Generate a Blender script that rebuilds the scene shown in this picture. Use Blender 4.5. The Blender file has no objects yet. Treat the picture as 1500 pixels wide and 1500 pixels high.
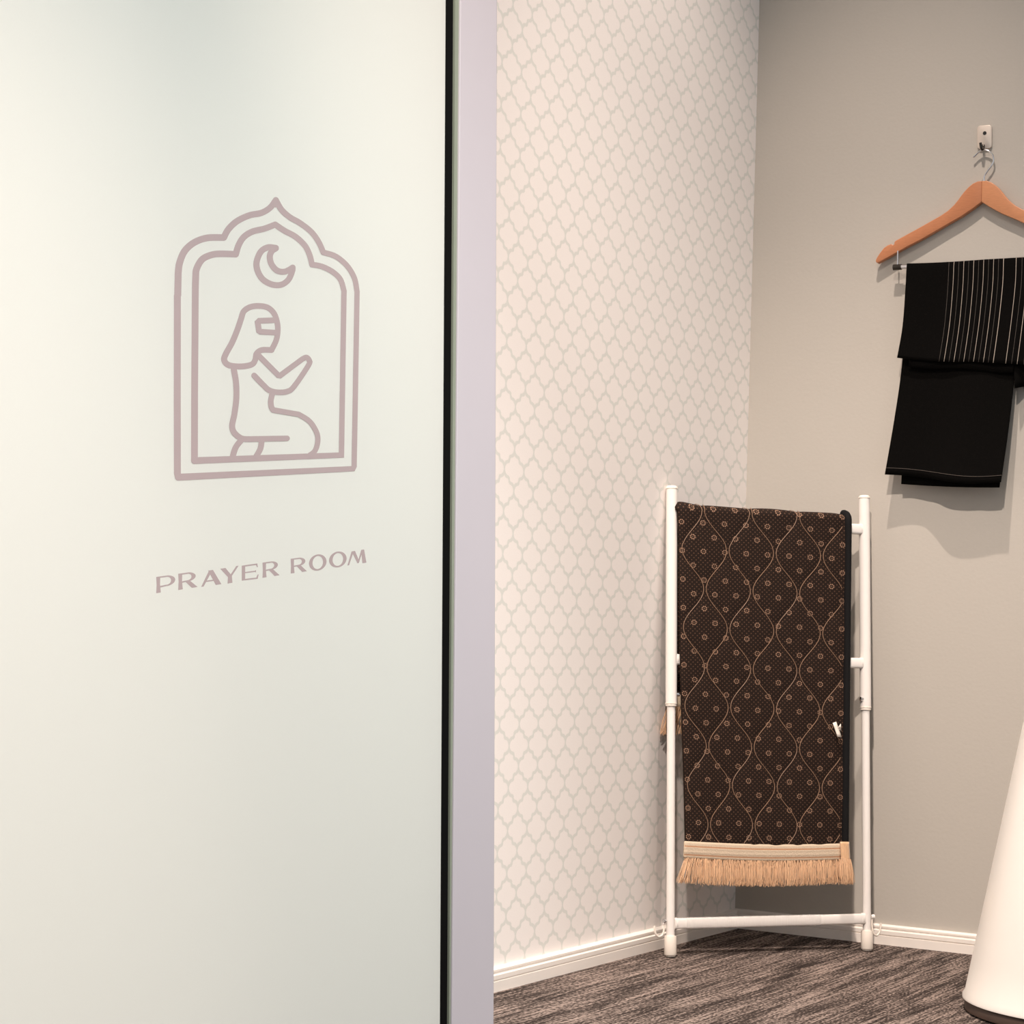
import bpy, bmesh, math, random
from mathutils import Vector as V, Matrix
random.seed(4)
scene = bpy.context.scene
COL = scene.collection
# ------------------------------------------------------------------ camera (solved from the wall vanishing points)
F = 2976.0
AY = V((1750, 235, F)).normalized()
AX = -V((-5060, 5, F)).normalized(); AX = (AX - AY * AX.dot(AY)).normalized()
AZ = AX.cross(AY)
M3 = Matrix((AX, AY, AZ))
def ray(x, y): return M3 @ V(((x - 750) / F, (y - 750) / F, 1.0))
CAM = -ray(1076, 1358) * 4.0
cd = bpy.data.cameras.new('camera'); cam = bpy.data.objects.new('camera', cd); COL.objects.link(cam)
cd.sensor_width = 36; cd.lens = F / 1500 * 36; cd.clip_start = 0.05
cx, cy, cz = M3 @ V((1, 0, 0)), M3 @ V((0, -1, 0)), M3 @ V((0, 0, -1))
cam.matrix_world = Matrix(((cx.x, cy.x, cz.x, CAM.x), (cx.y, cy.y, cz.y, CAM.y), (cx.z, cy.z, cz.z, CAM.z), (0, 0, 0, 1)))
scene.camera = cam
# ------------------------------------------------------------------ world and light
def lin(c):
    return tuple(((v / 255) / 12.92 if v / 255 <= .04045 else ((v / 255 + .055) / 1.055) ** 2.4) for v in c)
w = bpy.data.worlds.new('world'); scene.world = w; w.use_nodes = True
w.node_tree.nodes['Background'].inputs[0].default_value = (*lin((236, 240, 244)), 1)
w.node_tree.nodes['Background'].inputs[1].default_value = 0.74
scene.view_settings.view_transform = 'Standard'; scene.view_settings.look = 'None'
scene.view_settings.exposure = 0.0; scene.view_settings.gamma = 1; scene.view_settings.use_curve_mapping = False
CEIL = 3.2
DOWNLIGHTS = [  # x, y, watts, colour, cone degrees, radius, aim point
    (0.50, -0.98, 235, (1.0, 0.85, 0.75), 54, 0.02, (0.22, -0.24, 0.15), 'adjustable ceiling spotlight above the white ladder rack'),
    (1.0, -2.7, 720, (1.0, 0.86, 0.76), 40, 0.04, (0.30, -0.28, 0.12), 'adjustable ceiling spotlight in the aisle facing the corner'),
    (3.0, -2.9, 1060, (1.0, 0.98, 0.94), 40, 0.05, (0.02, -2.02, 0.30), 'unseen spotlight added to brighten the frosted door'),  # added fill, only there to brighten the door
    (2.0, -3.1, 480, (1.0, 0.73, 0.60), 34, 0.05, (-0.08, -2.40, 0.35), 'unseen warm spotlight added to tint the left of the door'),  # added warm fill for the door's left part
]
# ------------------------------------------------------------------ helpers
def on_plane(x, y, p, n):
    d = ray(x, y); return CAM + d * ((V(p) - CAM).dot(n) / d.dot(n))
def onfloor(x, y, h=0): return on_plane(x, y, (0, 0, h), V((0, 0, 1)))
def onR(x, y, e=0): return on_plane(x, y, (0, -e, 0), V((0, 1, 0)))
def new_mat(name):
    m = bpy.data.materials.new(name); m.use_nodes = True
    nt = m.node_tree; return m, nt, nt.nodes['Principled BSDF']
def N(nt, typ, **kw):
    n = nt.nodes.new(typ)
    for k, v in kw.items():
        if k == 'op': n.operation = v
        elif isinstance(k, str) and k.startswith('i') and k[1:].isdigit(): n.inputs[int(k[1:])].default_value = v
        else: setattr(n, k, v)
    return n
def MA(nt, op, a, b=None, c=None):
    n = nt.nodes.new('ShaderNodeMath'); n.operation = op
    for i, v in enumerate((a, b, c)):
        if v is None: continue
        if isinstance(v, (int, float)): n.inputs[i].default_value = v
        else: nt.links.new(v, n.inputs[i])
    return n.outputs[0]
def mixc(nt, fac, a, b):
    n = nt.nodes.new('ShaderNodeMix'); n.data_type = 'RGBA'
    for i, v in ((0, fac), (6, a), (7, b)):
        if isinstance(v, (int, float)): n.inputs[i].default_value = v
        elif isinstance(v, tuple): n.inputs[i].default_value = (*v[:3], 1)
        else: nt.links.new(v, n.inputs[i])
    return n.outputs[2]
def mat(name, rgb, rough=.5, metal=0, var=.06, scale=40, bump=0, stretch=(1, 1, 1), sheen=0, spec=.5):
    m, nt, b = new_mat(name)
    tc = N(nt, 'ShaderNodeTexCoord'); mp = N(nt, 'ShaderNodeMapping'); mp.inputs['Scale'].default_value = stretch
    nt.links.new(tc.outputs['Object'], mp.inputs[0])
    nz = N(nt, 'ShaderNodeTexNoise'); nz.inputs['Scale'].default_value = scale; nz.inputs['Detail'].default_value = 4
    nt.links.new(mp.outputs[0], nz.inputs[0])
    c = lin(rgb)
    col = mixc(nt, nz.outputs[0], tuple(v * (1 - var) for v in c), tuple(min(1, v * (1 + var)) for v in c))
    nt.links.new(col, b.inputs['Base Color'])
    b.inputs['Roughness'].default_value = rough; b.inputs['Metallic'].default_value = metal
    b.inputs['Specular IOR Level'].default_value = spec
    if sheen: b.inputs['Sheen Weight'].default_value = sheen
    if bump:
        bp = N(nt, 'ShaderNodeBump'); bp.inputs['Strength'].default_value = bump; bp.inputs['Distance'].default_value = .002
        nt.links.new(nz.outputs[0], bp.inputs['Height']); nt.links.new(bp.outputs[0], b.inputs['Normal'])
    return m
def tag(o, label=None, cat=None, group=None, kind=None):
    for k, v in (('label', label), ('category', cat), ('group', group), ('kind', kind)):
        if v: o[k] = v
    return o
def empty(name, loc):
    o = bpy.data.objects.new(name, None); COL.objects.link(o); o.location = loc; o.empty_display_size = .05; return o
def link(name, me, m, parent=None, smooth=True):
    o = bpy.data.objects.new(name, me); COL.objects.link(o)
    if m is not None and not me.materials: me.materials.append(m)
    if smooth:
        for p in me.polygons: p.use_smooth = True
    if parent is not None:
        o.parent = parent
        o.matrix_parent_inverse = Matrix.Translation(-parent.location) if parent.type == 'EMPTY' else Matrix.Identity(4)
    return o
def obj(name, verts, faces, m, parent=None, smooth=True, bevel=0, segs=2):
    me = bpy.data.meshes.new(name); me.from_pydata([tuple(v) for v in verts], [], faces); me.update()
    bm = bmesh.new(); bm.from_mesh(me)
    if bevel:
        bmesh.ops.recalc_face_normals(bm, faces=bm.faces)
        es = [e for e in bm.edges if len(e.link_faces) == 2 and e.calc_face_angle(0) > .6]
        bmesh.ops.bevel(bm, geom=es, offset=bevel, segments=segs, affect='EDGES', profile=.5, clamp_overlap=True)
    bmesh.ops.recalc_face_normals(bm, faces=bm.faces)
    if smooth:
        for e in bm.edges:
            if len(e.link_faces) == 2 and e.calc_face_angle(0) > .9: e.smooth = False
    bm.to_mesh(me); bm.free()
    return link(name, me, m, parent, smooth)
def boxv(x0, x1, y0, y1, z0, z1):
    v = [V((x, y, z)) for z in (z0, z1) for y in (y0, y1) for x in (x0, x1)]
    return v, [(0, 1, 3, 2), (4, 6, 7, 5), (0, 4, 5, 1), (2, 3, 7, 6), (0, 2, 6, 4), (1, 5, 7, 3)]
def frame(d):
    d = d.normalized(); a = V((0, 0, 1)) if abs(d.z) < .9 else V((1, 0, 0))
    u = d.cross(a).normalized(); return u, d.cross(u).normalized()
def tube(pts, r, seg=12, rx=None, up=None, caps=True):
    """tube through pts; r number or list; optional elliptical second radius rx along up"""
    vs, fs = [], []; n = len(pts); pu = None
    for i, p in enumerate(pts):
        d = (pts[min(i + 1, n - 1)] - pts[max(i - 1, 0)]).normalized()
        if up is not None: b = (up - d * up.dot(d)).normalized(); u = b.cross(d)
        elif pu is None: u, b = frame(d)
        else: u = (pu - d * pu.dot(d)).normalized(); b = d.cross(u)
        pu = u
        ri = r[i] if isinstance(r, (list, tuple)) else r
        for k in range(seg):
            a = 2 * math.pi * k / seg
            vs.append(p + u * (ri * math.cos(a)) + b * ((rx or ri) * math.sin(a)))
    for i in range(n - 1):
        for k in range(seg):
            fs.append((i * seg + k, i * seg + (k + 1) % seg, (i + 1) * seg + (k + 1) % seg, (i + 1) * seg + k))
    if caps: fs += [tuple(range(seg))[::-1], tuple(range((n - 1) * seg, n * seg))]
    return vs, fs
def catmull(P, k=8):
    out = []
    for i in range(len(P) - 1):
        p0, p1, p2, p3 = P[max(i - 1, 0)], P[i], P[i + 1], P[min(i + 2, len(P) - 1)]
        for j in range(k):
            t = j / k
            out.append(tuple(.5 * (2 * b + (c - a) * t + (2 * a - 5 * b + 4 * c - d) * t * t + (-a + 3 * b - 3 * c + d) * t ** 3)
                             for a, b, c, d in zip(p0, p1, p2, p3)))
    out.append(tuple(P[-1])); return out
def grid_mesh(name, rows, thick, m, parent, uv=None, mat_of=None, mats=None, smooth=True):
    """closed sheet: rows of points, given thickness by offsetting along the normals"""
    nr, nc = len(rows), len(rows[0]); fr, bk = [], []
    for i in range(nr):
        for j in range(nc):
            du = rows[i][min(j + 1, nc - 1)] - rows[i][max(j - 1, 0)]
            dv = rows[min(i + 1, nr - 1)][j] - rows[max(i - 1, 0)][j]
            n = du.cross(dv).normalized()
            fr.append(rows[i][j]); bk.append(rows[i][j] + n * thick)
    o = nr * nc; fs = []; mi = []; uvs = []
    ix = lambda i, j: i * nc + j
    for i in range(nr - 1):
        for j in range(nc - 1):
            q = (ix(i, j), ix(i + 1, j), ix(i + 1, j + 1), ix(i, j + 1))  # seen from the front
            fs.append(q); fs.append(tuple(o + k for k in reversed(q)))
            k = mat_of(i, j) if mat_of else 0; mi += [k, k]
    border = [(ix(0, j), ix(0, j + 1)) for j in range(nc - 1)] + [(ix(i, nc - 1), ix(i + 1, nc - 1)) for i in range(nr - 1)] + \
             [(ix(nr - 1, j + 1), ix(nr - 1, j)) for j in range(nc - 1)] + [(ix(i + 1, 0), ix(i, 0)) for i in range(nr - 1)]
    for a, b in border: fs.append((a, b, o + b, o + a)); mi.append(0)
    me = bpy.data.meshes.new(name); me.from_pydata([tuple(v) for v in fr + bk], [], fs); me.update()
    for mm in (mats or [m]): me.materials.append(mm)
    for p, k in zip(me.polygons, mi): p.material_index = k
    if uv:
        l = me.uv_layers.new(name='UVMap')
        for p in me.polygons:
            for li in p.loop_indices: l.data[li].uv = uv[me.loops[li].vertex_index % o]
    return link(name, me, None, parent, smooth)

# ------------------------------------------------------------------ materials
M = {}
M['grey_wall'] = mat('grey_wall_paint', (184, 178, 169), .75, var=.02, scale=160, bump=.12)
M['white_trim'] = mat('white_trim_paint', (240, 232, 224), .35, var=.02, scale=30)
M['ceiling'] = mat('ceiling_paint', (236, 234, 230), .9, var=.02)
M['white_metal'] = mat('white_powder_coat', (238, 232, 226), .28, var=.02, scale=60)
M['white_plastic'] = mat('white_plastic', (236, 226, 214), .4, var=.03, scale=60)
M['chrome'] = mat('chrome', (222, 222, 224), .16, metal=1, var=.03)
M['dark_metal'] = mat('dark_metal', (70, 66, 62), .3, metal=1, var=.1)
M['plate_metal'] = mat('brushed_plate', (214, 202, 190), .38, metal=.55, var=.05, scale=90)
M['screw_hole'] = mat('screw_hole', (18, 18, 20), .6)
M['wood'] = mat('honey_beech', (184, 120, 82), .42, var=.16, scale=14, stretch=(6, 6, 40), bump=.05)
M['wood2'] = mat('honey_beech_lighter', (196, 134, 94), .42, var=.16, scale=14, stretch=(6, 6, 40), bump=.05)
M['black_cloth'] = mat('black_cotton', (8, 7, 6), .92, var=.35, scale=700, bump=.25, spec=.06)
M['stripe_bright'] = mat('pale_stripe_thread', (172, 160, 148), .8, var=.25, scale=400)
M['stripe_dim'] = mat('dim_stripe_thread', (84, 76, 70), .8, var=.25, scale=400)
M['binding'] = mat('black_binding', (16, 15, 16), .85, var=.3, scale=400, bump=.3, spec=.2)
M['thread'] = mat('tan_quilting_thread', (140, 110, 88), .6, var=.3, scale=600)
M['band'] = mat('cream_woven_band', (206, 186, 162), .8, var=.1, scale=400, bump=.4)
M['band_line'] = mat('brown_woven_line', (176, 132, 100), .8, var=.2, scale=400)
M['fringe'] = mat('peach_fringe_silk', (226, 178, 138), .35, var=.42, scale=900, stretch=(1, 1, .03), sheen=.3)
M['rubber'] = mat('black_rubber_seal', (8, 8, 8), .8, var=.2, spec=.1)
M['jamb'] = mat('lilac_grey_lacquer', (183, 179, 186), .22, var=.02, scale=12)
M['glass_edge'] = mat('green_glass_edge', (132, 140, 126), .2, var=.05)
M['vinyl'] = mat('mauve_vinyl', (160, 146, 147), .55, var=.03, scale=50)
M['cone'] = mat('white_lacquer', (246, 240, 232), .3, var=.01)
M['brown_base'] = mat('brown_base_ring', (74, 56, 46), .5, var=.15)

def frosted():
    m, nt, b = new_mat('frosted_glass')
    tc = N(nt, 'ShaderNodeTexCoord'); nz = N(nt, 'ShaderNodeTexNoise'); nz.inputs['Scale'].default_value = 900; nz.inputs['Detail'].default_value = 2
    nt.links.new(tc.outputs['Object'], nz.inputs[0])
    c = lin((238, 240, 236))
    col = mixc(nt, nz.outputs[0], tuple(v * .97 for v in c), tuple(min(1, v * 1.02) for v in c))
    nt.links.new(col, b.inputs['Base Color']); b.inputs['Roughness'].default_value = .5
    tr = N(nt, 'ShaderNodeBsdfTranslucent'); tr.inputs[0].default_value = (*lin((228, 234, 228)), 1)
    mx = N(nt, 'ShaderNodeMixShader'); mx.inputs[0].default_value = .4
    nt.links.new(b.outputs[0], mx.inputs[1]); nt.links.new(tr.outputs[0], mx.inputs[2])
    nt.links.new(mx.outputs[0], nt.nodes['Material Output'].inputs[0])
    return m
M['glass'] = frosted()

def wallpaper():
    m, nt, b = new_mat('trellis_wallpaper')
    tc = N(nt, 'ShaderNodeTexCoord'); sp = N(nt, 'ShaderNodeSeparateXYZ'); nt.links.new(tc.outputs['Object'], sp.inputs[0])
    z = sp.outputs[2]
    yy = MA(nt, 'ADD', sp.outputs[1], MA(nt, 'MULTIPLY', MA(nt, 'SUBTRACT', z, .62), .03))
    a = MA(nt, 'DIVIDE', MA(nt, 'ADD', yy, .9081 + 62.0), .0620)
    c = MA(nt, 'DIVIDE', MA(nt, 'ADD', z, 67.8 - .6206), .0678)
    # fold onto a quarter cell: centre at integers, neighbours at half steps
    def fold(v): return MA(nt, 'ABSOLUTE', MA(nt, 'SUBTRACT', MA(nt, 'FRACT', MA(nt, 'ADD', v, .5)), .5))
    x, y = fold(a), fold(c)
    t = MA(nt, 'SUBTRACT', x, y); s = MA(nt, 'SUBTRACT', MA(nt, 'ADD', x, y), .5)
    fc = N(nt, 'ShaderNodeFloatCurve')
    pts = [(0, 0), (.025, -.018), (.095, -.02), (.21, .05), (.34, .082), (.45, .05), (.5, 0)]
    cu = fc.mapping.curves[0]
    conv = [(p[0] * 2, .5 + p[1] * 4) for p in pts]
    cu.points[0].location = conv[0]; cu.points[1].location = conv[-1]
    for p in conv[1:-1]: cu.points.new(*p)
    fc.mapping.update()
    nt.links.new(MA(nt, 'MULTIPLY', MA(nt, 'ABSOLUTE', t), 2), fc.inputs['Value'])
    h = MA(nt, 'MULTIPLY', MA(nt, 'DIVIDE', MA(nt, 'SUBTRACT', fc.outputs[0], .5), 4), MA(nt, 'SIGN', t))
    d = MA(nt, 'ABSOLUTE', MA(nt, 'SUBTRACT', s, h))
    nz = N(nt, 'ShaderNodeTexNoise'); nz.inputs['Scale'].default_value = 420; nz.inputs['Detail'].default_value = 3
    nt.links.new(tc.outputs['Object'], nz.inputs[0])
    d = MA(nt, 'ADD', d, MA(nt, 'MULTIPLY', MA(nt, 'SUBTRACT', nz.outputs[0], .5), .05))
    mr = N(nt, 'ShaderNodeMapRange'); mr.inputs[1].default_value = .052; mr.inputs[2].default_value = .085
    mr.inputs[3].default_value = 1; mr.inputs[4].default_value = 0
    nt.links.new(d, mr.inputs[0])
    base = mixc(nt, nz.outputs[0], lin((241, 234, 229)), lin((247, 241, 237)))
    nt.links.new(mixc(nt, mr.outputs[0], base, lin((223, 222, 216))), b.inputs['Base Color'])
    b.inputs['Roughness'].default_value = .65
    bp = N(nt, 'ShaderNodeBump'); bp.inputs['Strength'].default_value = .15; bp.inputs['Distance'].default_value = .001
    nt.links.new(nz.outputs[0], bp.inputs['Height']); nt.links.new(bp.outputs[0], b.inputs['Normal'])
    return m
M['wallpaper'] = wallpaper()

def carpet():
    m, nt, b = new_mat('streaked_carpet')
    tc = N(nt, 'ShaderNodeTexCoord')
    def nz(sc, stretch, det=3):
        mp = N(nt, 'ShaderNodeMapping'); mp.inputs['Scale'].default_value = stretch
        nt.links.new(tc.outputs['Object'], mp.inputs[0])
        n = N(nt, 'ShaderNodeTexNoise'); n.inputs['Scale'].default_value = sc; n.inputs['Detail'].default_value = det
        nt.links.new(mp.outputs[0], n.inputs[0]); return n.outputs[0]
    a = nz(1, (210, 7, 1), 2); c = nz(1, (26, 3.5, 1), 3); g = nz(1, (330, 110, 1), 3)
    k = MA(nt, 'ADD', MA(nt, 'MULTIPLY', a, .55), MA(nt, 'ADD', MA(nt, 'MULTIPLY', c, .4), MA(nt, 'MULTIPLY', g, .75)))
    r = N(nt, 'ShaderNodeValToRGB'); e = r.color_ramp.elements
    e[0].position = .60; e[0].color = (*lin((26, 22, 21)), 1); e[1].position = 1.0; e[1].color = (*lin((156, 140, 131)), 1)
    x = e.new(.82); x.color = (*lin((68, 59, 55)), 1)
    nt.links.new(k, r.inputs[0]); nt.links.new(r.outputs[0], b.inputs['Base Color'])
    b.inputs['Roughness'].default_value = .95; b.inputs['Specular IOR Level'].default_value = .1
    bp = N(nt, 'ShaderNodeBump'); bp.inputs['Strength'].default_value = .6; bp.inputs['Distance'].default_value = .004
    nt.links.new(g, bp.inputs['Height']); nt.links.new(bp.outputs[0], b.inputs['Normal'])
    return m
M['carpet'] = carpet()

def quilt():
    """dark brown cloth printed with small dots and rings of eight dots (uv in photo-size units)"""
    m, nt, b = new_mat('dotted_quilt_cloth')
    uv = N(nt, 'ShaderNodeUVMap'); uv.uv_map = 'UVMap'
    sp = N(nt, 'ShaderNodeSeparateXYZ'); nt.links.new(uv.outputs[0], sp.inputs[0])
    U, W = sp.outputs[0], sp.outputs[1]
    def cell(v, p, off):
        return MA(nt, 'MULTIPLY', MA(nt, 'SUBTRACT', MA(nt, 'FRACT', MA(nt, 'ADD', MA(nt, 'DIVIDE', v, p), off)), .5), p)
    def flower(ou, ov, pu, pv):
        x, y = cell(U, pu, ou), cell(W, pv, ov)
        rr = MA(nt, 'SQRT', MA(nt, 'ADD', MA(nt, 'MULTIPLY', x, x), MA(nt, 'MULTIPLY', y, y)))
        an = MA(nt, 'ARCTAN2', y, x)
        fa = MA(nt, 'SUBTRACT', MA(nt, 'MULTIPLY', MA(nt, 'FRACT', MA(nt, 'ADD', MA(nt, 'DIVIDE', an, math.pi / 4), 8)), math.pi / 4), math.pi / 8)
        qx = MA(nt, 'SUBTRACT', MA(nt, 'MULTIPLY', rr, MA(nt, 'COSINE', fa)), 3.3); qy = MA(nt, 'MULTIPLY', rr, MA(nt, 'SINE', fa))
        ds = MA(nt, 'SQRT', MA(nt, 'ADD', MA(nt, 'MULTIPLY', qx, qx), MA(nt, 'MULTIPLY', qy, qy)))
        mr = N(nt, 'ShaderNodeMapRange'); mr.inputs[1].default_value = .55; mr.inputs[2].default_value = 1.15
        mr.inputs[3].default_value = 1; mr.inputs[4].default_value = 0
        nt.links.new(ds, mr.inputs[0])
        dot = N(nt, 'ShaderNodeMapRange'); dot.inputs[1].default_value = .5; dot.inputs[2].default_value = 0.74
        dot.inputs[3].default_value = .7; dot.inputs[4].default_value = 0
        nt.links.new(rr, dot.inputs[0])
        return MA(nt, 'MAXIMUM', mr.outputs[0], dot.outputs[0])
    f = MA(nt, 'MAXIMUM', flower(.30, .1, 31.0, 42.4), flower(.80, .6, 31.0, 42.4))
    def dots(o):
        x, y = cell(U, 6.6, o), cell(W, 6.6, o)
        rr = MA(nt, 'SQRT', MA(nt, 'ADD', MA(nt, 'MULTIPLY', x, x), MA(nt, 'MULTIPLY', y, y)))
        mr = N(nt, 'ShaderNodeMapRange'); mr.inputs[1].default_value = .5; mr.inputs[2].default_value = 1.15
        mr.inputs[3].default_value = 1; mr.inputs[4].default_value = 0
        nt.links.new(rr, mr.inputs[0]); return mr.outputs[0]
    dd = MA(nt, 'MAXIMUM', dots(0), dots(.5))
    nz = N(nt, 'ShaderNodeTexNoise'); nz.inputs['Scale'].default_value = .9; nz.inputs['Detail'].default_value = 3
    nt.links.new(uv.outputs[0], nz.inputs[0])
    base = mixc(nt, nz.outputs[0], lin((25, 16, 11)), lin((38, 25, 18)))
    c1 = mixc(nt, MA(nt, 'MULTIPLY', dd, .55), base, lin((116, 86, 68)))
    c2 = mixc(nt, MA(nt, 'MULTIPLY', f, .85), c1, lin((164, 130, 108)))
    nt.links.new(c2, b.inputs['Base Color']); b.inputs['Roughness'].default_value = .85; b.inputs['Specular IOR Level'].default_value = .2
    bp = N(nt, 'ShaderNodeBump'); bp.inputs['Strength'].default_value = .25; bp.inputs['Distance'].default_value = .001
    nt.links.new(dd, bp.inputs['Height']); nt.links.new(bp.outputs[0], b.inputs['Normal'])
    return m
M['quilt'] = quilt()

# ------------------------------------------------------------------ the room
def struct(name, v, f, m, parent=None, label=None, bevel=0, smooth=False):
    o = obj(name, v, f, m, parent, smooth=smooth, bevel=bevel)
    if parent is None: tag(o, label, kind='structure')
    return o
struct('floor', *boxv(-.1, 3.6, -5.2, .1, -.1, 0), M['carpet'], label='dark brown grey streaked carpet floor')
struct('wall_left', *boxv(-.1, 0, -2.3, 0, 0, CEIL), M['wallpaper'], label='cream wallpapered wall with pale grey trellis pattern')
struct('wall_back', *boxv(-.1, 3.6, 0, .1, 0, CEIL), M['grey_wall'], label='plain warm grey painted wall with the hanger')
struct('ceiling', *boxv(-.1, 3.6, -5.2, .1, CEIL, CEIL + .1), M['ceiling'], label='white ceiling above the room')
# baseboards: moulded profile (depth, height)
PROF = [(0, 0), (.013, 0), (.013, .0165), (.0105, .0172), (.0105, .0185), (.0125, .0192), (.0125, .026), (.008, .0275), (.0075, .0295),
        (.0095, .031), (.0095, .034), (.003, .0368), (0, .0368)]
def baseboard(name, fn, a, b, label):
    v = [fn(d, s, h) for s in (a, b) for d, h in PROF]; n = len(PROF)
    f = [(i, (i + 1) % n, n + (i + 1) % n, n + i) for i in range(n)] + [tuple(range(n)), tuple(range(2 * n - 1, n - 1, -1))]
    struct(name, v, f, M['white_trim'], label=label)
baseboard('baseboard_left', lambda d, s, h: V((d, s, h)), -2.3, 0, 'white moulded baseboard under the trellis wallpaper')
baseboard('baseboard_back', lambda d, s, h: V((s, -d, h)), 0, 3.6, 'white moulded baseboard under the grey wall')

# recessed ceiling downlights (out of frame above; the pair aimed at the door is added to brighten it)
def downlight(x, y, watts, colr, cone, rad, aim, label):
    e = empty('ceiling_downlight', (x, y, CEIL)); tag(e, label, 'light', 'recessed ceiling downlights')
    ring = []; fs = []; n = 32
    for k in range(n):
        a = 2 * math.pi * k / n
        for r, z in ((.055, CEIL - .0005), (.055, CEIL - .006), (.042, CEIL - .008), (.040, CEIL - .0005)):
            ring.append(V((x + r * math.cos(a), y + r * math.sin(a), z)))
    for k in range(n):
        for j in range(4):
            fs.append((4 * k + j, 4 * k + (j + 1) % 4, 4 * ((k + 1) % n) + (j + 1) % 4, 4 * ((k + 1) % n) + j))
    obj('trim_ring', ring, fs, M['white_metal'], e)
    m, nt, b = new_mat('downlight_lens'); b.inputs['Emission Color'].default_value = (*colr, 1); b.inputs['Emission Strength'].default_value = 6
    disc = [V((x + .0395 * math.cos(2 * math.pi * k / n), y + .0395 * math.sin(2 * math.pi * k / n), CEIL - z)) for z in (.001, .003) for k in range(n)]
    obj('lens', disc, [tuple(range(n)), tuple(range(n, 2 * n))] + [(k, (k + 1) % n, n + (k + 1) % n, n + k) for k in range(n)], m, e)
    ld = bpy.data.lights.new('downlight_bulb', 'SPOT'); ld.energy = watts; ld.color = colr; ld.spot_size = math.radians(cone)
    ld.spot_blend = 1; ld.shadow_soft_size = rad
    lo = bpy.data.objects.new('bulb', ld); COL.objects.link(lo); lo.location = (0, 0, -.012); lo.parent = e
    lo.rotation_euler = (V(aim) - V((x, y, CEIL))).to_track_quat('-Z', 'Y').to_euler()
for d in DOWNLIGHTS: downlight(*d)

# ------------------------------------------------------------------ frosted door with the emblem
DD = M3 @ V((1, 0, 1)); DD.z = 0; DD.normalize()
DP = CAM + ray(690, 900) * 2.75
DN = V((DD.y, -DD.x, 0))                      # front side, towards the camera
def ondoor(x, y, off=0): return on_plane(x, y, DP + DN * off, DN)
def edge(xt, xb):                             # an upright edge of the door given where it crosses the photo's top and bottom
    a, b = ondoor(xt, 0), ondoor(xb, 1500)
    sa, sb = (a - DP).dot(DD), (b - DP).dot(DD)
    return lambda z: sb + (sa - sb) * (z - b.z) / (a.z - b.z)
def slab(name, e0, e1, z0, z1, n0, n1, m, parent, bevel=0):
    v = []
    for z in (z0, z1):
        for s, o in ((e0(z), n0), (e1(z), n0), (e1(z), n1), (e0(z), n1)):
            p = DP + DD * s + DN * o; v.append(V((p.x, p.y, z)))
    return obj(name, v, [(0, 3, 2, 1), (4, 5, 6, 7), (0, 1, 5, 4), (1, 2, 6, 5), (2, 3, 7, 6), (3, 0, 4, 7)], m, parent, smooth=False, bevel=bevel)
base = DP + DD * -.5; base.z = 0
door = empty('door_1', base); tag(door, 'frosted glass door with a mauve emblem and lettering', kind='structure')
DTOP = 2.15
er = edge(653.5, 645)
slab('glass_pane', lambda z: -1.35, er, .012, DTOP, -.012, 0, M['glass'], door, bevel=.0015)
slab('rubber_seal', er, edge(666, 657), .012, DTOP, -.12, -.003, M['rubber'], door)  # extra depth behind the pane added to block light along the glass edge
jb = DP.copy(); jb.z = 0
jamb = empty('trim_1', jb); tag(jamb, 'glossy lilac grey door jamb beside the black door seal', kind='structure')
slab('jamb_post', edge(671.5, 659), edge(725.5, 720.5), 0, DTOP + .06, -.045, .004, M['jamb'], jamb, bevel=.0012)
slab('edge_strip', edge(666, 657), edge(671.5, 659), 0, DTOP + .06, -.04, .001, M['glass_edge'], jamb)
head = slab('trim_2', lambda z: -1.4, edge(725.5, 720.5), DTOP + .062, DTOP + .13, -.045, .004, M['jamb'], None, bevel=.0012)
tag(head, 'lilac grey lintel across the top of the frosted door', kind='structure')

def polys_on_door(name, polys, parent):
    v, f = [], []
    for q, pl in enumerate(polys):
        i = len(v); v += [ondoor(x, y, .00015 + q * 1e-6) for x, y in pl]; f.append(tuple(range(i, i + len(pl))))
    me = bpy.data.meshes.new(name); me.from_pydata([tuple(p) for p in v], [], f); me.update()
    # every piece faces the camera
    bm = bmesh.new(); bm.from_mesh(me)
    for fc in bm.faces:
        fc.normal_update()
        if fc.normal.dot(DN) < 0: fc.normal_flip()
    bm.to_mesh(me); bm.free()
    return link(name, me, M['vinyl'], parent, smooth=False)
def ribbon(pts, wd):
    """one strip of quads along pts, with round discs at ends and sharp corners"""
    pts = [p for i, p in enumerate(pts) if i == 0 or math.hypot(p[0] - pts[i - 1][0], p[1] - pts[i - 1][1]) > .05]
    n = len(pts); out = []; side = []
    disc = lambda x, y: [(x + wd(x) / 2 * math.cos(2 * math.pi * k / 20), y + wd(x) / 2 * math.sin(2 * math.pi * k / 20)) for k in range(20)]
    for i, (x, y) in enumerate(pts):
        a, b = pts[max(i - 1, 0)], pts[min(i + 1, n - 1)]
        d0 = (x - a[0], y - a[1]) if i else (b[0] - x, b[1] - y); d1 = (b[0] - x, b[1] - y) if i < n - 1 else d0
        l0, l1 = math.hypot(*d0), math.hypot(*d1)
        n0, n1 = (-d0[1] / l0, d0[0] / l0), (-d1[1] / l1, d1[0] / l1)
        mx, my = n0[0] + n1[0], n0[1] + n1[1]; ml = math.hypot(mx, my); mx, my = mx / ml, my / ml
        k = min(1.6, 1 / max(.3, mx * n0[0] + my * n0[1])) * wd(x) / 2
        side.append(((x + mx * k, y + my * k), (x - mx * k, y - my * k)))
        if i in (0, n - 1): out.append(disc(x, y))
    for i in range(n - 1): out.append([side[i][0], side[i + 1][0], side[i + 1][1], side[i][1]])
    return out
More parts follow.
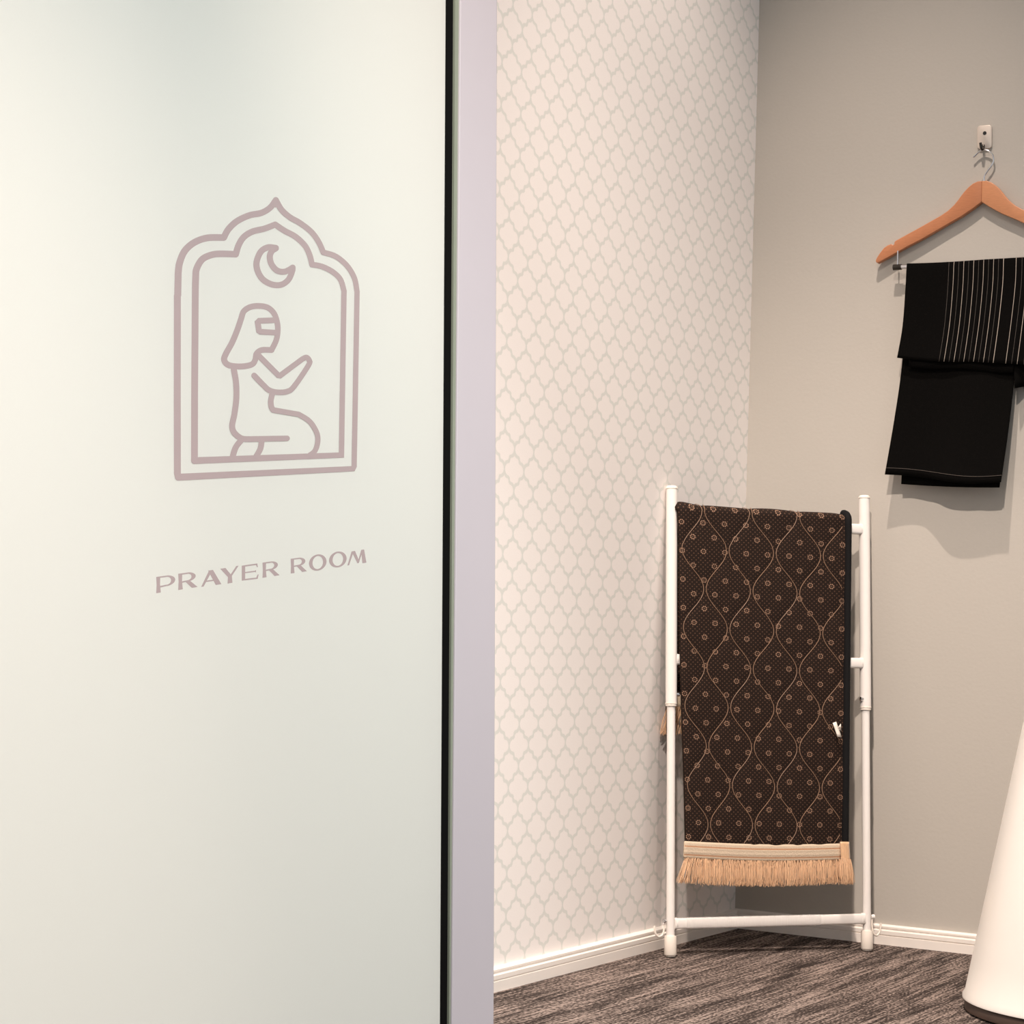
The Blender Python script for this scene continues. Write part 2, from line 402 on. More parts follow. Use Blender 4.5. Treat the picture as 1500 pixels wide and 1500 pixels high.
Z1 = lambda P: [(220 + x / 4.412, 260 + y / 4.412) for x, y in P]
Z2 = lambda P: [(220 + x / 4.412, 420 + y / 4.412) for x, y in P]
lw = lambda k: (lambda x: k * (10.2 + (x - 257) / 268 * -2.5))
def strokes(segs, k=1.0):
    out = []
    for P, smooth in segs: out += ribbon(catmull(P, 6) if smooth else P, lw(k))
    return out
outer = [(Z2([(182, 1231), (176, 1205), (175, 700), (176, 60)]) + Z1([(178, 760), (181, 620)]), False),
         (Z1([(181, 620), (190, 552), (223, 475), (285, 420), (370, 390), (476, 388)]), True),
         (Z1([(476, 388), (505, 335), (560, 283), (640, 245), (720, 228), (775, 195), (812, 146)]), True),
         (Z1([(812, 146), (812, 174)]), False),
         (Z1([(812, 146), (850, 210), (905, 258), (965, 292), (1040, 350), (1088, 415), (1119, 484)]), True),
         (Z1([(1119, 484), (1200, 510), (1272, 570), (1320, 650), (1337, 740)]), True),
         (Z1([(1337, 740)]) + Z2([(1336, 100), (1326, 700), (1318, 1160), (1310, 1176), (182, 1231)]), False)]
inner = [(Z2([(286, 1124), (287, 700), (292, 0)]) + Z1([(294, 640)]), False),
         (Z1([(294, 640), (300, 590), (335, 530), (390, 502), (450, 493), (553, 496)]), True),
         (Z1([(553, 496), (572, 436), (605, 385), (660, 350), (740, 330), (808, 304)]), True),
         (Z1([(808, 304), (870, 345), (940, 383), (1000, 440), (1030, 500), (1046, 563)]), True),
         (Z1([(1046, 563), (1110, 575), (1180, 610), (1230, 660), (1253, 735)]), True),
         (Z1([(1253, 735)]) + Z2([(1252, 60), (1236, 1088), (286, 1124)]), False)]
moon = [(Z1([(812, 455), (760, 452), (715, 480), (688, 545), (695, 605), (730, 660), (790, 692), (850, 692), (895, 658), (918, 605), (921, 582)]), True),
        (Z1([(921, 582), (872, 608), (822, 602), (785, 562), (773, 512), (786, 476), (812, 458)]), True)]
fig = [(Z1([(590, 905), (605, 865), (645, 838), (700, 830), (758, 840), (798, 875), (818, 925), (825, 985), (815, 1050), (785, 1113)]), True),
       (Z1([(785, 1115), (722, 1115), (688, 1138), (680, 1175), (662, 1205), (620, 1218), (560, 1221), (502, 1210), (478, 1178), (490, 1138), (530, 1065), (565, 980), (590, 905)]), True),
       (Z1([(812, 922), (705, 926), (695, 936), (703, 990), (714, 997), (815, 1003)]), False),
       (Z1([(695, 1145), (828, 1278), (840, 1280), (985, 1172)]), False),
       (Z1([(985, 1172), (1010, 1163), (1028, 1182), (1022, 1215), (930, 1350), (885, 1383), (822, 1388), (770, 1375), (735, 1345), (672, 1280)]), True),
       (Z2([(540, 530), (555, 620), (557, 720), (545, 820), (530, 900), (545, 945), (590, 980), (640, 985)]), True),
       (Z2([(640, 985), (885, 980)]), False),
       (Z2([(790, 690), (780, 735), (783, 775), (795, 797)]), True),
       (Z2([(795, 797), (960, 825)]), False),
       (Z2([(960, 825), (1030, 870), (1075, 940), (1083, 1000), (1065, 1060), (1030, 1090)]), True),
       (Z2([(590, 990), (552, 1040), (530, 1112)]), True), (Z2([(720, 1000), (713, 1045), (685, 1097)]), True)]
polys_on_door('arch_outline', strokes(outer), door)
polys_on_door('arch_outline', strokes(inner), door)
polys_on_door('crescent', strokes(moon, 1.0), door)
polys_on_door('kneeling_figure', strokes(fig, .93), door)
# lettering PRAYER ROOM, each letter drawn in its own box
def arc(cx_, cy_, ro, so, ri, si, a0, a1, n=18):
    o = []
    for k in range(n):
        b0, b1 = math.radians(a0 + (a1 - a0) * k / n), math.radians(a0 + (a1 - a0) * (k + 1) / n)
        o.append([(cx_ + ro * math.cos(b0), cy_ + so * math.sin(b0)), (cx_ + ro * math.cos(b1), cy_ + so * math.sin(b1)),
                  (cx_ + ri * math.cos(b1), cy_ + si * math.sin(b1)), (cx_ + ri * math.cos(b0), cy_ + si * math.sin(b0))])
    return o
STEM = [[(0, 0), (.21, 0), (.2, .5), (.02, .5)], [(.02, .5), (.2, .5), (.24, 1), (0, 1)]]
LET = {
    'P': STEM + [[(.2, 0), (.56, 0), (.56, .085), (.2, .085)], [(.2, .59), (.56, .57), (.56, .655), (.2, .69)]] + arc(.56, .33, .44, .33, .22, .245, -90, 90),
    'R': STEM + [[(.2, 0), (.5, 0), (.5, .085), (.2, .085)], [(.2, .5), (.5, .48), (.5, .56), (.2, .59)]] + arc(.5, .28, .42, .28, .2, .2, -90, 90)
         + [[(.36, .53), (.62, .53), (1.02, 1), (.72, 1)]],
    'A': [[(.38, .03), (.52, .1), (.12, 1), (0, 1)], [(.34, 0), (.58, 0), (1, 1), (.72, 1)], [(.24, .64), (.74, .64), (.77, .72), (.2, .72)]],
    'Y': [[(0, 0), (.28, 0), (.63, .55), (.42, .6)], [(.87, 0), (1, 0), (.61, .6), (.5, .56)], [(.42, .52), (.63, .52), (.66, 1), (.4, 1)]],
    'E': [[(0, 0), (.2, 0), (.2, 1), (0, 1)], [(.2, 0), (.92, 0), (.88, .09), (.2, .09)], [(.92, 0), (.95, .24), (.9, .24), (.84, .08)],
          [(.2, .45), (.8, .45), (.8, .53), (.2, .53)], [(.84, .4), (.84, .58), (.78, .52), (.78, .46)], [(.2, 1), (.94, 1), (.88, .91), (.2, .91)], [(.94, 1), (1, .72), (.94, .72), (.85, .92)]],
    'O': arc(.5, .5, .5, .5, .3, .405, 0, 360, 40),
    'M': [[(.22, 0), (.33, .04), (.09, 1), (0, 1)], [(.22, 0), (.4, 0), (.64, .85), (.53, .95)], [(.73, 0), (.82, .05), (.6, .95), (.53, .93)], [(.72, 0), (.88, 0), (1, 1), (.79, 1)]],
}
Z3 = lambda x, y: (210 + x / 4.286, 760 + y / 4.286)
WORD = [('P', (81, 365, 200, 349, 467, 447)), ('R', (219, 345, 338, 329, 447, 428)), ('A', (363, 332, 490, 312, 427, 410)), ('Y', (483, 314, 598, 294, 414, 395)),
        ('E', (618, 294, 724, 279, 388, 376)), ('R', (748, 275, 853, 261, 370, 354)), ('R', (925, 251, 1025, 238, 343, 329)),
        ('O', (1040, 230, 1150, 217, 332, 318)), ('O', (1166, 212, 1276, 199, 311, 298)), ('M', (1281, 209, 1400, 190, 293, 275))]
for ch, (x0, yt0, x1, yt1, yb0, yb1) in WORD:
    pl = []
    for p in LET[ch]:
        pl.append([Z3(x0 + (x1 - x0) * u, (yt0 + (yt1 - yt0) * u) * (1 - v) + (yb0 + (yb1 - yb0) * u) * v) for u, v in p])
    polys_on_door('letter', pl, door)

# ------------------------------------------------------------------ ladder rack in the corner
FL, FR = onfloor(982, 1402), onfloor(1270, 1393)
LD = (FR - FL).normalized(); LB = V((0, 0, 1)).cross(LD)          # along the rack, and back towards the corner
LEAN = .1
LQ = (V((0, 0, 1)) + LB * LEAN).normalized(); LN = LD.cross(LQ)     # LN is the rack plane's normal, front or back
if LN.dot(CAM - FL) < 0: LN = -LN
def onrack(x, y, off=0): return on_plane(x, y, FL + LN * off, LN)
rack = empty('ladder_rack', (FL + FR) / 2)
tag(rack, 'white metal ladder rack leaning in the corner with the quilted mat', 'rack')
RU, RL = .0105, .0076
posts = []
for foot, top, joint, capx in ((FL, (984, 712), (981.5, 1032), 0), (FR, (1266, 726), (1269, 1038), 1)):
    T = onrack(*top); B = foot + V((0, 0, .001)); ax = (T - B).normalized(); L = (T - B).length
    J = B + ax * ((onrack(*joint) - B).dot(ax))
    at = lambda s: B + ax * s
    sj = (J - B).length
    up = obj('upper_post', *tube([at(sj + .004), at(L - .006)], RU, 20), M['white_metal'], rack)
    obj('collar', *tube([at(sj - .003), at(sj - .0029), at(sj + .001), at(sj + .0012), at(sj + .004)], [RL + .0004, RU * .97, RU * .97, RU * 1.04, RU], 20), M['white_plastic'], up)
    obj('end_cap', *tube([at(L - .006), at(L - .0055), at(L - .003), at(L)], [RU, RU * 1.07, RU * 1.07, RU * .8], 20), M['white_plastic'], up)
    lo = obj('lower_post', *tube([at(.03), at(sj)], RL, 20), M['white_metal'], rack)
    ft = obj('foot', *tube([at(.000), at(.002), at(.0025), at(.004), at(.035), at(.0362), at(.0365)], [.0085, .0085, .0106, .0112, .0108, .0102, .007], 24), M['white_plastic'], rack)
    posts.append((B, ax, L))
(BL, axl, LL), (BR, axr, LR) = posts
def rung(py_right, half_h, thick):
    pr = onrack(1258, py_right); s = (pr - BR).dot(axr) / LR
    a, b = BL + axl * (LL * s), BR + axr * (LR * s)
    d = (b - a).normalized(); a2, b2 = a + d * .006, b - d * .006
    v = []; f = []; n = 16
    for p in (a2, b2):
        for k in range(n):
            ang = 2 * math.pi * k / n
            c, sn = math.cos(ang), math.sin(ang)
            sx = math.copysign(abs(c) ** .45, c) * thick; sy = math.copysign(abs(sn) ** .45, sn) * half_h
            v.append(p + LN * sx + LQ * sy)
    f = [(k, (k + 1) % n, n + (k + 1) % n, n + k) for k in range(n)] + [tuple(range(n)), tuple(range(n, 2 * n))]
    r = obj('rung', v, f, M['white_metal'], rack)
    for q, dd in ((a, 1), (b, -1)):
        obj('weld_collar', *tube([q + d * (dd * .009), q + d * (dd * .0118)], .0082, 16, rx=.0106, up=LQ), M['white_metal'], r)
    return a, b
RT = rung(775, .0098, .0075); rung(971, .0098, .0075); RB_ = rung(1345.5, .0095, .007)
# clear plastic film still wrapped around the bottom rung
def film():
    m, nt, b = new_mat('clear_film')
    b.inputs['Base Color'].default_value = (*lin((244, 242, 240)), 1); b.inputs['Roughness'].default_value = .12
    b.inputs['Alpha'].default_value = .3
    tc = N(nt, 'ShaderNodeTexCoord'); mp = N(nt, 'ShaderNodeMapping'); mp.inputs['Scale'].default_value = (260, 260, 24)
    nz = N(nt, 'ShaderNodeTexNoise'); nz.inputs['Scale'].default_value = 1; nz.inputs['Detail'].default_value = 3
    nt.links.new(tc.outputs['Object'], mp.inputs[0]); nt.links.new(mp.outputs[0], nz.inputs[0])
    bp = N(nt, 'ShaderNodeBump'); bp.inputs['Strength'].default_value = .9; bp.inputs['Distance'].default_value = .002
    nt.links.new(nz.outputs[0], bp.inputs['Height']); nt.links.new(bp.outputs[0], b.inputs['Normal'])
    return m
fv, ff = [], []
for i in range(61):
    p = RB_[0].lerp(RB_[1], .07 + .68 * i / 60)
    for k in range(16):
        a = 2 * math.pi * k / 16; c, sn = math.cos(a), math.sin(a); j = random.uniform(0, .0005)
        fv.append(p + LN * (math.copysign(abs(c) ** .45, c) * (.0076 + j)) + LQ * (math.copysign(abs(sn) ** .45, sn) * (.0101 + j)))
for i in range(60):
    for k in range(16): ff.append((i * 16 + k, i * 16 + (k + 1) % 16, (i + 1) * 16 + (k + 1) % 16, (i + 1) * 16 + k))
tag(obj('film_wrap', fv, ff, film(), rack), label='clear wrinkled plastic film')
# knobs, screws and side hooks
for px, py, nm in ((1262.5, 1024, 'knob'), (992.5, 1017, 'knob')):
    c = onrack(px, py, .004); s = 1 if px < 1100 else -1
    obj(nm, *tube([c + LD * (-.004 * s), c + LD * (.0005 * s), c + LD * (.003 * s), c + LD * (.0045 * s)], [.003, .0042, .0042, .002], 14), M['chrome'], rack)
for px, py, s in ((973.5, 1350, -1), (1278, 1343, 1)):
    c = onrack(px, py)
    obj('screw', *tube([c - LD * (.003 * s), c + LD * (.001 * s), c + LD * (.003 * s), c + LD * (.004 * s)], [.0035, .0048, .0048, .002], 14), M['chrome' if s < 0 else 'white_metal'], rack)
for P in ([(974, 1351), (973, 1360), (970.5, 1369), (965, 1372), (960.5, 1368), (959, 1360), (959, 1356)],
          [(1277.5, 1344), (1277.5, 1358), (1280, 1368), (1285, 1370), (1289, 1364), (1290, 1356), (1290, 1352)]):
    pts = [onrack(x, y) for x, y in catmull(P, 5)]
    obj('side_hook', *tube(pts, .0019, 8), M['white_plastic'], rack)

# ------------------------------------------------------------------ quilted prayer mat over the top rung
mat_o = empty('prayer_mat', (RT[0] + RT[1]) / 2)
tag(mat_o, 'dark brown quilted mat with peach fringe hung over the white ladder rack', 'mat')
TLp, TRp, BLp, BRp = (991, 747), (1246, 762), (1002.5, 1236), (1241, 1240)
OFF = .0175
def lerp(a, b, t): return a + (b - a) * t
UK = [.085 + .1365 * k for k in range(-1, 8)]
def uk(k, v): return UK[k + 1] - (-1) ** k * .0605 * math.cos(2 * math.pi * (v - .115) / .236)
def puff(u, v):
    d = min(abs(u - uk(k, v)) for k in range(-1, 8)); return .0028 * (1 - math.exp(-d / .035))
def matpoint(u, v, lift=0, quilted=True):
    """v 0..1 down the front; negative v goes over the rung and down the back"""
    if v >= 0:
        x = lerp(lerp(TLp[0], TRp[0], u), lerp(BLp[0], BRp[0], u), v); y = lerp(lerp(TLp[1], TRp[1], u), lerp(BLp[1], BRp[1], u), v)
        o = OFF + .002 * math.sin(6 * v + 3 * u) * v + lift
        # rounded left fold and right edge
        o -= .008 * math.exp(-u / .018)
        if quilted: o += puff(u, v)
        x += 1.6 * math.sin(9 * v) * (1 - u) * (.4 if v > .1 else 1)
        return onrack(x, y, o)
    top = onrack(lerp(TLp[0], TRp[0], u), lerp(TLp[1], TRp[1], u), OFF) - LN * OFF
    s = -v
    lift += puff(u, 0) * max(0, 1 - s / .12) - .008 * math.exp(-u / .018) * max(0, 1 - s / .12)
    bulge = .004 * math.exp(-((u - .03) / .06) ** 2) + .0012 * math.sin(14 * u) * math.exp(-u)
    R = OFF
    if s < .06:
        a = math.pi * s / .06
        p = top + LN * (R * math.cos(a)) + LQ * (math.sin(a) * (R * .55 + bulge + .003))
        return p + LN * (lift * math.cos(a)) + LQ * lift * math.sin(a)
    z = (s - .06) * .66
    p = top - LN * (R + lift) - V((0, 0, 1)) * z
    return p + LD * (.005 * min(1, z / .2) * (1 - u))
NU, NV = 110, 170
vs_ = [1 - i / NV for i in range(NV + 1)] + [-.06 * k / 24 for k in range(1, 25)] + [-.06 - .53 * k / 14 for k in range(1, 15)]
rows = []; uvs = []
for v in reversed(vs_):
    rows.append([matpoint(j / NU, v) for j in range(NU + 1)])
    uvs += [(j / NU * 250, (v if v > 0 else v * 1.0) * 494) for j in range(NU + 1)]
body = grid_mesh('quilted_cloth', rows, .008, M['quilt'], mat_o, uv=uvs)
# quilting thread
for k in range(-1, 8):
    run = []
    def flush():
        if len(run) > 6: obj('quilting_thread', *tube(list(run), .00065, 5), M['thread'], mat_o)
        run.clear()
    for i in range(0, 261):
        v = -.03 + i / 260 * 1.026
        u = uk(k, v)
        if .012 < u < .955: run.append(matpoint(u, v, .0012))
        else: flush()
    flush()
# black edge binding down the right side
bp = [matpoint(.985, v, .001, False) for v in [1 - i / 60 for i in range(61)]] + [matpoint(.985, -.06 * k / 10, 0) for k in range(1, 6)]
obj('edge_binding', *tube(bp, .0068, 12, rx=.0085, up=LN), M['binding'], mat_o)
bp = [p - LN * .004 + LD * .003 for p in bp[:58]]
obj('edge_binding', *tube(bp, .0062, 12, rx=.006, up=LN), M['binding'], mat_o)
# trim band and fringe
def strip(px_top, px_bot, offs, n=60, rowsn=13, ridge=None):
    out = []
    for i in range(rowsn):
        t = i / (rowsn - 1); r = []
        for j in range(n + 1):
            u = j / n; a = (lerp(px_top[0][0], px_top[1][0], u), lerp(px_top[0][1], px_top[1][1], u) + 3.0 * math.sin(math.pi * u))
            b = (lerp(px_bot[0][0], px_bot[1][0], u), lerp(px_bot[0][1], px_bot[1][1], u) + 3.2 * math.sin(math.pi * u))
            r.append(onrack(lerp(a[0], b[0], t), lerp(a[1], b[1], t), offs + (ridge(t) if ridge else 0)))
        out.append(r)
    return out
ridge = lambda t: .0018 * math.sin(math.pi * t) + .0009 * abs(math.sin(4 * math.pi * t))
br = strip(((1003, 1232), (1233, 1235.5)), ((1002, 1257), (1232, 1260)), .021, ridge=ridge)
grid_mesh('trim_band', br, .004, None, mat_o, mats=[M['band'], M['band_line']], mat_of=lambda i, j: 1 if i in (3, 9) else 0)
def fringe(name, x0, x1, ytop, ybot, flare, off, count, arcd=3.2, rad=.00055, wander=1.0, par=None):
    V_, F_ = [], []
    for k in range(count):
        u = (k + random.random()) / count; sag = arcd * math.sin(math.pi * u)
        xa = lerp(x0, x1, u); xb = xa + flare(u) + random.gauss(0, 1.4) * wander
        ya = ytop + 2.5 * u + sag; yb = ybot + sag * 1.4 + random.gauss(0, 1.3)
        o = off + random.uniform(-.004, .004); cv = random.gauss(0, 1.6) * wander
        P = []
        for t in (0, .35, .7, 1):
            P.append(onrack(lerp(xa, xb, t) + cv * math.sin(math.pi * t), lerp(ya, yb, t), o + .004 * math.sin(2.2 * t)))
        v, f = tube(P, [rad, rad * 1.1, rad, rad * .7], 4, caps=False); i = len(V_)
        V_ += v; F_ += [tuple(i + q for q in ff) for ff in f]
    me = bpy.data.meshes.new(name); me.from_pydata([tuple(p) for p in V_], [], F_); me.update()
    return tag(link(name, me, M['fringe'], par or mat_o), kind='stuff')
fringe('fringe', 1003, 1233, 1256, 1293, lambda u: -11 * max(0, 1 - u / .12) + 4 * max(0, (u - .9) / .1), .0185, 900)
# folded-over end of the trim at the right corner
er_ = [[onrack(lerp(1231, 1244, j / 6) + i * .2, 1233 + i * 3.4, .0275 + .002 * math.sin(math.pi * j / 6)) for j in range(7)] for i in range(9)]
grid_mesh('trim_end', er_, .005, M['fringe'], mat_o)
fringe('fringe', 1232, 1246, 1256, 1294, lambda u: 4 * u, .028, 120, arcd=0, wander=.7)
# fringe and band at the end of the rear half, showing behind the left post
zb = -.06 - .53
brow = [[matpoint(j / 40 * 1.0, zb + .0 + t) + LN * .011 for j in range(41)] for t in (.025, .015, 0, -.012)]
grid_mesh('trim_band', brow, .004, M['band'], mat_o)
V_, F_ = [], []
for k in range(520):
    u = (k + random.random()) / 520
    p = matpoint(u, zb - .01) + LN * random.uniform(.004, .014); q = p - V((0, 0, 1)) * random.uniform(.047, .053) + LD * (random.gauss(0, .0022) - .014 * max(0, 1 - u / .15))
    v, f = tube([p, lerp(p, q, .5) + LD * random.gauss(0, .002), q], .0006, 4, caps=False); i = len(V_); V_ += v; F_ += [tuple(i + a for a in ff) for ff in f]
me = bpy.data.meshes.new('fringe'); me.from_pydata([tuple(p) for p in V_], [], F_); me.update()
tag(link('fringe', me, M['fringe'], mat_o), kind='stuff')
# little white tag sticking out at the right edge
tg = [[onrack(x, y, .026 + .004 * t) for x, y in zip((lerp(1220, 1227, t), lerp(1225, 1233, t)), (lerp(1059, 1079, t), lerp(1057, 1080, t)))] for t in (0, .25, .5, .75, 1)]
t_ = grid_mesh('care_tag', tg, .001, M['white_plastic'], mat_o); tag(t_, label='small white forked tag')
tg = [[onrack(x, y, .027) for x, y in ((1227, 1066), (1231, 1069))], [onrack(x, y, .029) for x, y in ((1231.5, 1060), (1232.5, 1071))]]
grid_mesh('care_tag', tg, .001, M['white_plastic'], mat_o)

# ------------------------------------------------------------------ wall hook, hanger and folded garment
Z4 = lambda x, y: (1250 + x / 5, 160 + y / 5)
wh = empty('wall_hook', onR(1441, 203)); tag(wh, 'small steel plate wall hook fixed high on the grey wall', 'hook')
def prism(name, pts, e0, e1, m, parent, bevel=0, segs=2, off=lambda x: 0):
    n = len(pts); v = [onR(*p, e0) for p in pts]
    v = [p.copy() for p in v] + [V((p.x, -e1, p.z)) for p in v]
    f = [tuple(range(n)), tuple(range(2 * n - 1, n - 1, -1))] + [(i, (i + 1) % n, n + (i + 1) % n, n + i) for i in range(n)]
    return obj(name, v, f, m, parent, bevel=bevel, segs=segs)
def rrect(x0, y0, x1, y1, r, sk=0, n=6):
    P = []
    for cx_, cy_, a in ((x1 - r, y1 - r, 0), (x0 + r, y1 - r, 90), (x0 + r, y0 + r, 180), (x1 - r, y0 + r, 270)):
        for k in range(n + 1):
            b = math.radians(a + 90 * k / n); x = cx_ + r * math.cos(b); P.append((x, cy_ + r * math.sin(b) + sk * (x - x0)))
    return P
pl_ = prism('plate', [Z4(*p) for p in rrect(912, 124, 1018, 296, 24, -.06)], 0.0002, .0045, M['plate_metal'], wh, bevel=.0008)
h0 = onR(*Z4(962, 175), .0045)
obj('screw', *tube([h0 + V((0, .003, 0)), h0 - V((0, .0004, 0))], .0036, 16), M['screw_hole'], wh)
# upturned peg
pg = [onR(*Z4(952, 262), .0045), onR(*Z4(951, 280), .007), onR(*Z4(948, 292), .011), onR(*Z4(942, 292), .015), onR(*Z4(936, 276), .0175), onR(*Z4(931, 246), .018)]
obj('peg', *tube([V(c) for c in catmull([tuple(p) for p in pg], 5)], .0026, 10), M['dark_metal'], wh)
EH = .0085
hang = empty('coat_hanger', onR(1440, 330, EH)); tag(hang, 'honey wood coat hanger with a chrome hook on the grey wall', 'hanger')
up_ = [(948, 529), (915, 533), (880, 550), (850, 575), (822, 605), (800, 633), (775, 668), (745, 705), (700, 748), (650, 782), (600, 811), (500, 868), (400, 924), (322, 968), (313, 976), (309, 996), (300, 1001), (289, 992), (262, 1003), (235, 1022), (205, 1062), (184, 1096), (177, 1112), (178, 1126), (190, 1134)]
lo_ = [(300, 1072), (400, 1014), (500, 962), (600, 904), (700, 845), (800, 788), (880, 733), (940, 684)]
cxw = onR(*Z4(948, 529), EH).x
left = [onR(*Z4(*p), EH) for p in up_ + lo_]
left[0].x = cxw; left[-1].x = cxw
def arm(sign, m):
    n = len(left); v = []
    for e, sh in ((EH - .006, 0), (EH + .006, 0)):
        for p in left:
            dx = abs(p.x - cxw); bow = .10 * dx * dx     # ends curve slightly forward
            v.append(V((cxw + sign * dx * (1 if sign < 0 else 1.0), -(e + bow), p.z)))
    f = [tuple(range(n)), tuple(range(2 * n - 1, n - 1, -1))] + [(i, (i + 1) % n, n + (i + 1) % n, n + i) for i in range(n)]
    return obj('arm', v, f, m, hang, bevel=.0022, segs=3)
arm(-1, M['wood']); arm(1, M['wood2'])
hk = [(957, 535), (957, 505), (962, 485), (985, 450), (1012, 412), (1027, 372), (1018, 330), (990, 306), (950, 297), (914, 318), (890, 342), (878, 352)]
hp = [onR(*Z4(*p), EH) for p in hk]
hkobj = obj('hook', *tube([V(c) for c in catmull([tuple(p) for p in hp], 5)], .0016, 10), M['chrome'], hang)
obj('ferrule', *tube([onR(*Z4(957, 536), EH), onR(*Z4(957, 520), EH)], .003, 12), M['chrome'], hkobj)
bl = onR(1321, 391, EH + .012); bz = bl.z
xs_l, xs_r = onR(1318, 380, EH).x, None
xs_r = 2 * cxw - xs_l
EB = EH + .012
for x in (xs_l, xs_r):
    obj('drop_rod', *tube([V((x, -EB, bz + .032)), V((x, -EB, bz))], .0013, 10), M['chrome'], hang)
obj('trouser_bar', *tube([V((xs_l - .008, -EB, bz)), V((xs_r + .008, -EB, bz))], .0042, 16), M['chrome'], hang)
for s, x in ((-1, xs_l), (1, xs_r)):
    obj('bar_end', *tube([V((x - .008 * 1, -EB, bz)), V((x + .008, -EB, bz))], .0056, 16), M['dark_metal'], hang)

gar = empty('folded_garment', V((cxw, -EB, bz)))
tag(gar, 'black garment with thin pale stripes folded over the wooden hanger bar', 'garment')
def cloth(name, rws, cols, tilt=0, thick=.0016, wave=.002, wl=3, ph=0, mats=None, mat_of=None, sag=None, k=6):
    R_ = catmull([(*a, *b, e) for a, b, e in rws], k); out = []
    for i, (xa, ya, xb, yb, e) in enumerate(R_):
        t = i / (len(R_) - 1); r = []
        for u in cols:
            ee = e + wave * t * math.sin(wl * 2 * math.pi * u + ph + 1.5 * t) + wave * .4 * t * math.sin(wl * 5.3 * u + 2 * ph)
            g = min(1, max(0, (u - .3) / .25)); ee += tilt * t * t * g * g * (3 - 2 * g)
            yo = (sag(u) * t if sag else 0)
            r.append(onR(lerp(xa, xb, u), lerp(ya, yb, u) + yo, ee))
        out.append(r)
    return grid_mesh(name, out, thick, M['black_cloth'], gar, mats=mats, mat_of=mat_of)
cut = []
for i in range(12): cut.append((.272 + .0319 * i, 1 if i % 2 else 2, .0034 if i == 11 else (.0026 if i % 2 else .0018)))
for u, kd in ((.704, 1), (.742, 2), (.778, 1), (.82, 2), (.85, 1), (.885, 2), (.915, 1)): cut.append((u, kd, .0030 if kd == 1 else .0018))
cols = set(i / 46 for i in range(47)); seg = []
for u, kd, wd in cut:
    cols = {c for c in cols if not (u - wd * .8 < c < u + wd * .8)}; cols |= {u - wd / 2, u + wd / 2}; seg.append((u - wd / 2, u + wd / 2, kd))
cols = sorted(cols)
def stripe_mat(i, j):
    m_ = (cols[j] + cols[j + 1]) / 2
    for a, b, kd in seg:
        if a < m_ < b: return kd
    return 0
cloth('front_flap', [((1331, 398), (1556, 386), EB - .0065), ((1330, 389), (1556, 377), EB - .004), ((1329, 386.5), (1556, 374.5), EB + .001), ((1328, 390), (1556, 378), EB + .0062),
                     ((1326, 425), (1555, 413), EB + .009), ((1322, 478), (1548, 470), EB + .013), ((1314, 524), (1540, 536), EB + .018)], cols,
      mats=[M['black_cloth'], M['stripe_bright'], M['stripe_dim']], mat_of=stripe_mat, sag=lambda u: 2.2 * math.sin(math.pi * min(1, u * 2)))
UU = [i / 40 for i in range(41)]
cloth('under_fold', [((1334, 400), (1500, 392), EB + .0045), ((1334, 470), (1490, 470), EB + .008), ((1331, 537), (1484, 545), EB + .0125)], UU, wave=.0015, wl=2, sag=lambda u: 1.5 * math.sin(9 * u))
cloth('rear_panel', [((1330, 397), (1500, 388), EB - .0055), ((1325, 480), (1490, 480), EB - .001), ((1320, 545), (1486, 550), EB + .004), ((1309, 620), (1477, 630), EB + .010), ((1296, 695), (1466, 706), EB + .019)],
      UU, tilt=.014, wave=.002, wl=1.5, ph=1, sag=lambda u: 3.5 * math.sin(math.pi * u) - 2.5 * math.sin(2 * math.pi * u))
cloth('inner_panel', [((1334, 397), (1498, 388), EB - .008), ((1328, 545), (1486, 550), EB - .004), ((1320, 709), (1464, 714), EB + .010)], UU, tilt=.014, wave=.002, wl=2, ph=2, sag=lambda u: 1.5 * math.sin(math.pi * u))
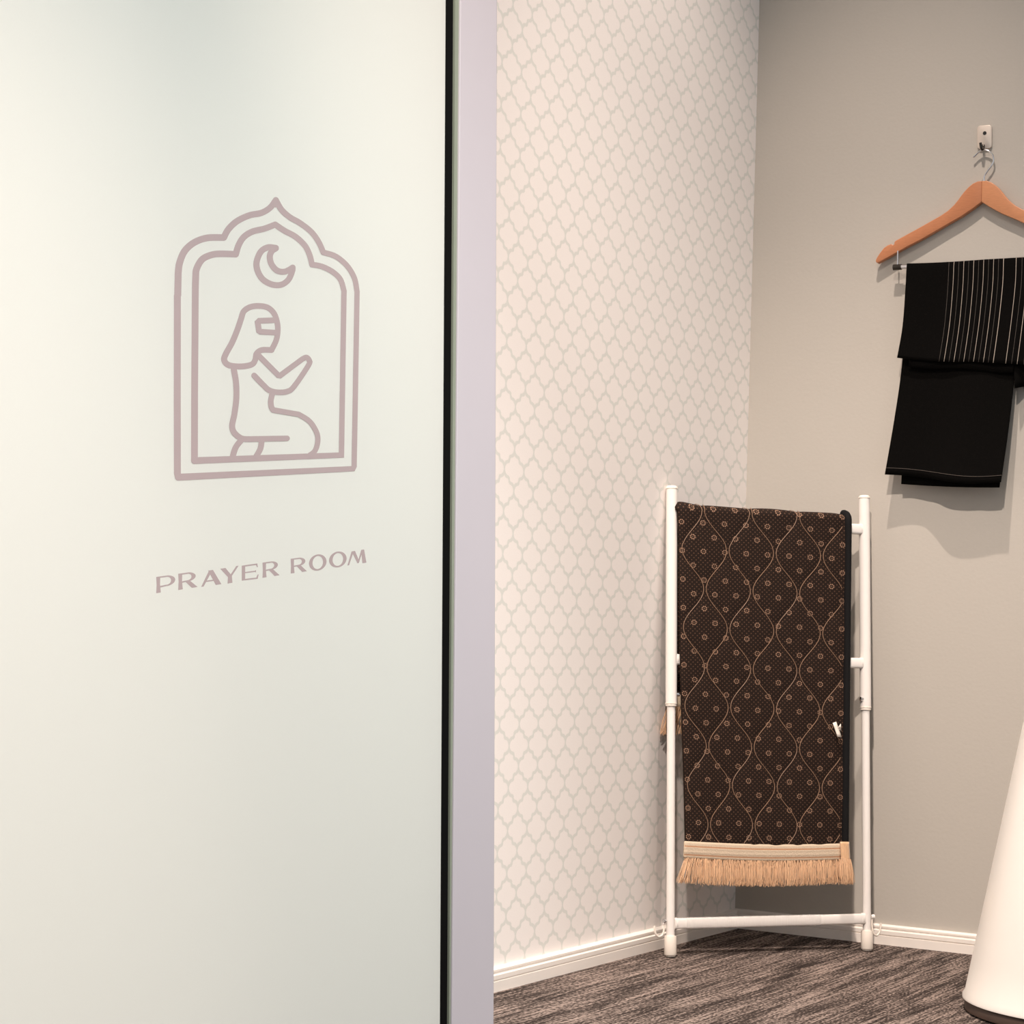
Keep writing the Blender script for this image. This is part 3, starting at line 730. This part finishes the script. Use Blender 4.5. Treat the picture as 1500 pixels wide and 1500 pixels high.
cloth('side_fold', [((1480, 400), (1560, 390), EB - .002), ((1484, 480), (1556, 478), EB + .002), ((1486, 569), (1548, 566), EB + .006)], UU, wave=.006, wl=1.5, ph=.6, sag=lambda u: -3 * math.sin(math.pi * u))
# hem stitching in thin pale thread
hemP = []
for i in range(41):
    u = i / 40; t = .93
    y = lerp(lerp(620, 695, .87), lerp(630, 706, .87), u) + (3.5 * math.sin(math.pi * u) - 2.5 * math.sin(2 * math.pi * u)) * t
    hemP.append((lerp(1297.8, 1467.6, u), y))
V_ = []
for i, (x, y) in enumerate(hemP):
    u = i / 40; t = .97
    g = min(1, max(0, (u - .3) / .25))
    ee = EB + .0178 + .014 * t * t * g * g * (3 - 2 * g) + .002 * t * math.sin(1.5 * 2 * math.pi * u + 1 + 1.5 * t) + .002 * .4 * t * math.sin(1.5 * 5.3 * u + 2) + .0006
    V_.append(onR(x, y, ee))
obj('hem_stitch', *tube(V_, .0004, 5), M['stripe_dim'], gar)

# ------------------------------------------------------------------ white conical stand at the right edge
c0 = onfloor(1612, 1491)
cone = empty('cone_stand', c0); tag(cone, 'tall white tapered cone stand with brown base ring at right edge', 'stand')
def lathe(prof, seg=72):
    v, f = [], []; n = len(prof)
    for k in range(seg):
        a = 2 * math.pi * k / seg
        v += [V((c0.x + r * math.cos(a), c0.y + r * math.sin(a), z)) for r, z in prof]
    for k in range(seg):
        for j in range(n - 1): f.append((k * n + j, ((k + 1) % seg) * n + j, ((k + 1) % seg) * n + j + 1, k * n + j + 1))
    f.append(tuple(k * n for k in range(seg))); f.append(tuple(k * n + n - 1 for k in range(seg)))
    return v, f
RB = abs((onfloor(1416, 1491) - c0).length) * .955
obj('base_ring', *lathe([(RB * .95, .0005), (RB * .985, .003), (RB * .985, .016), (RB * .97, .0185)]), M['brown_base'], cone)
obj('cone_body', *lathe([(RB * .97, .0185), (RB, .0195), (RB, .023)] + [(RB - .004 - .193 * (h - .03), h) for h in [.03 + .05 * i for i in range(15)]] + [(RB - .148, .745), (RB - .16, .752)]), M['cone'], cone)
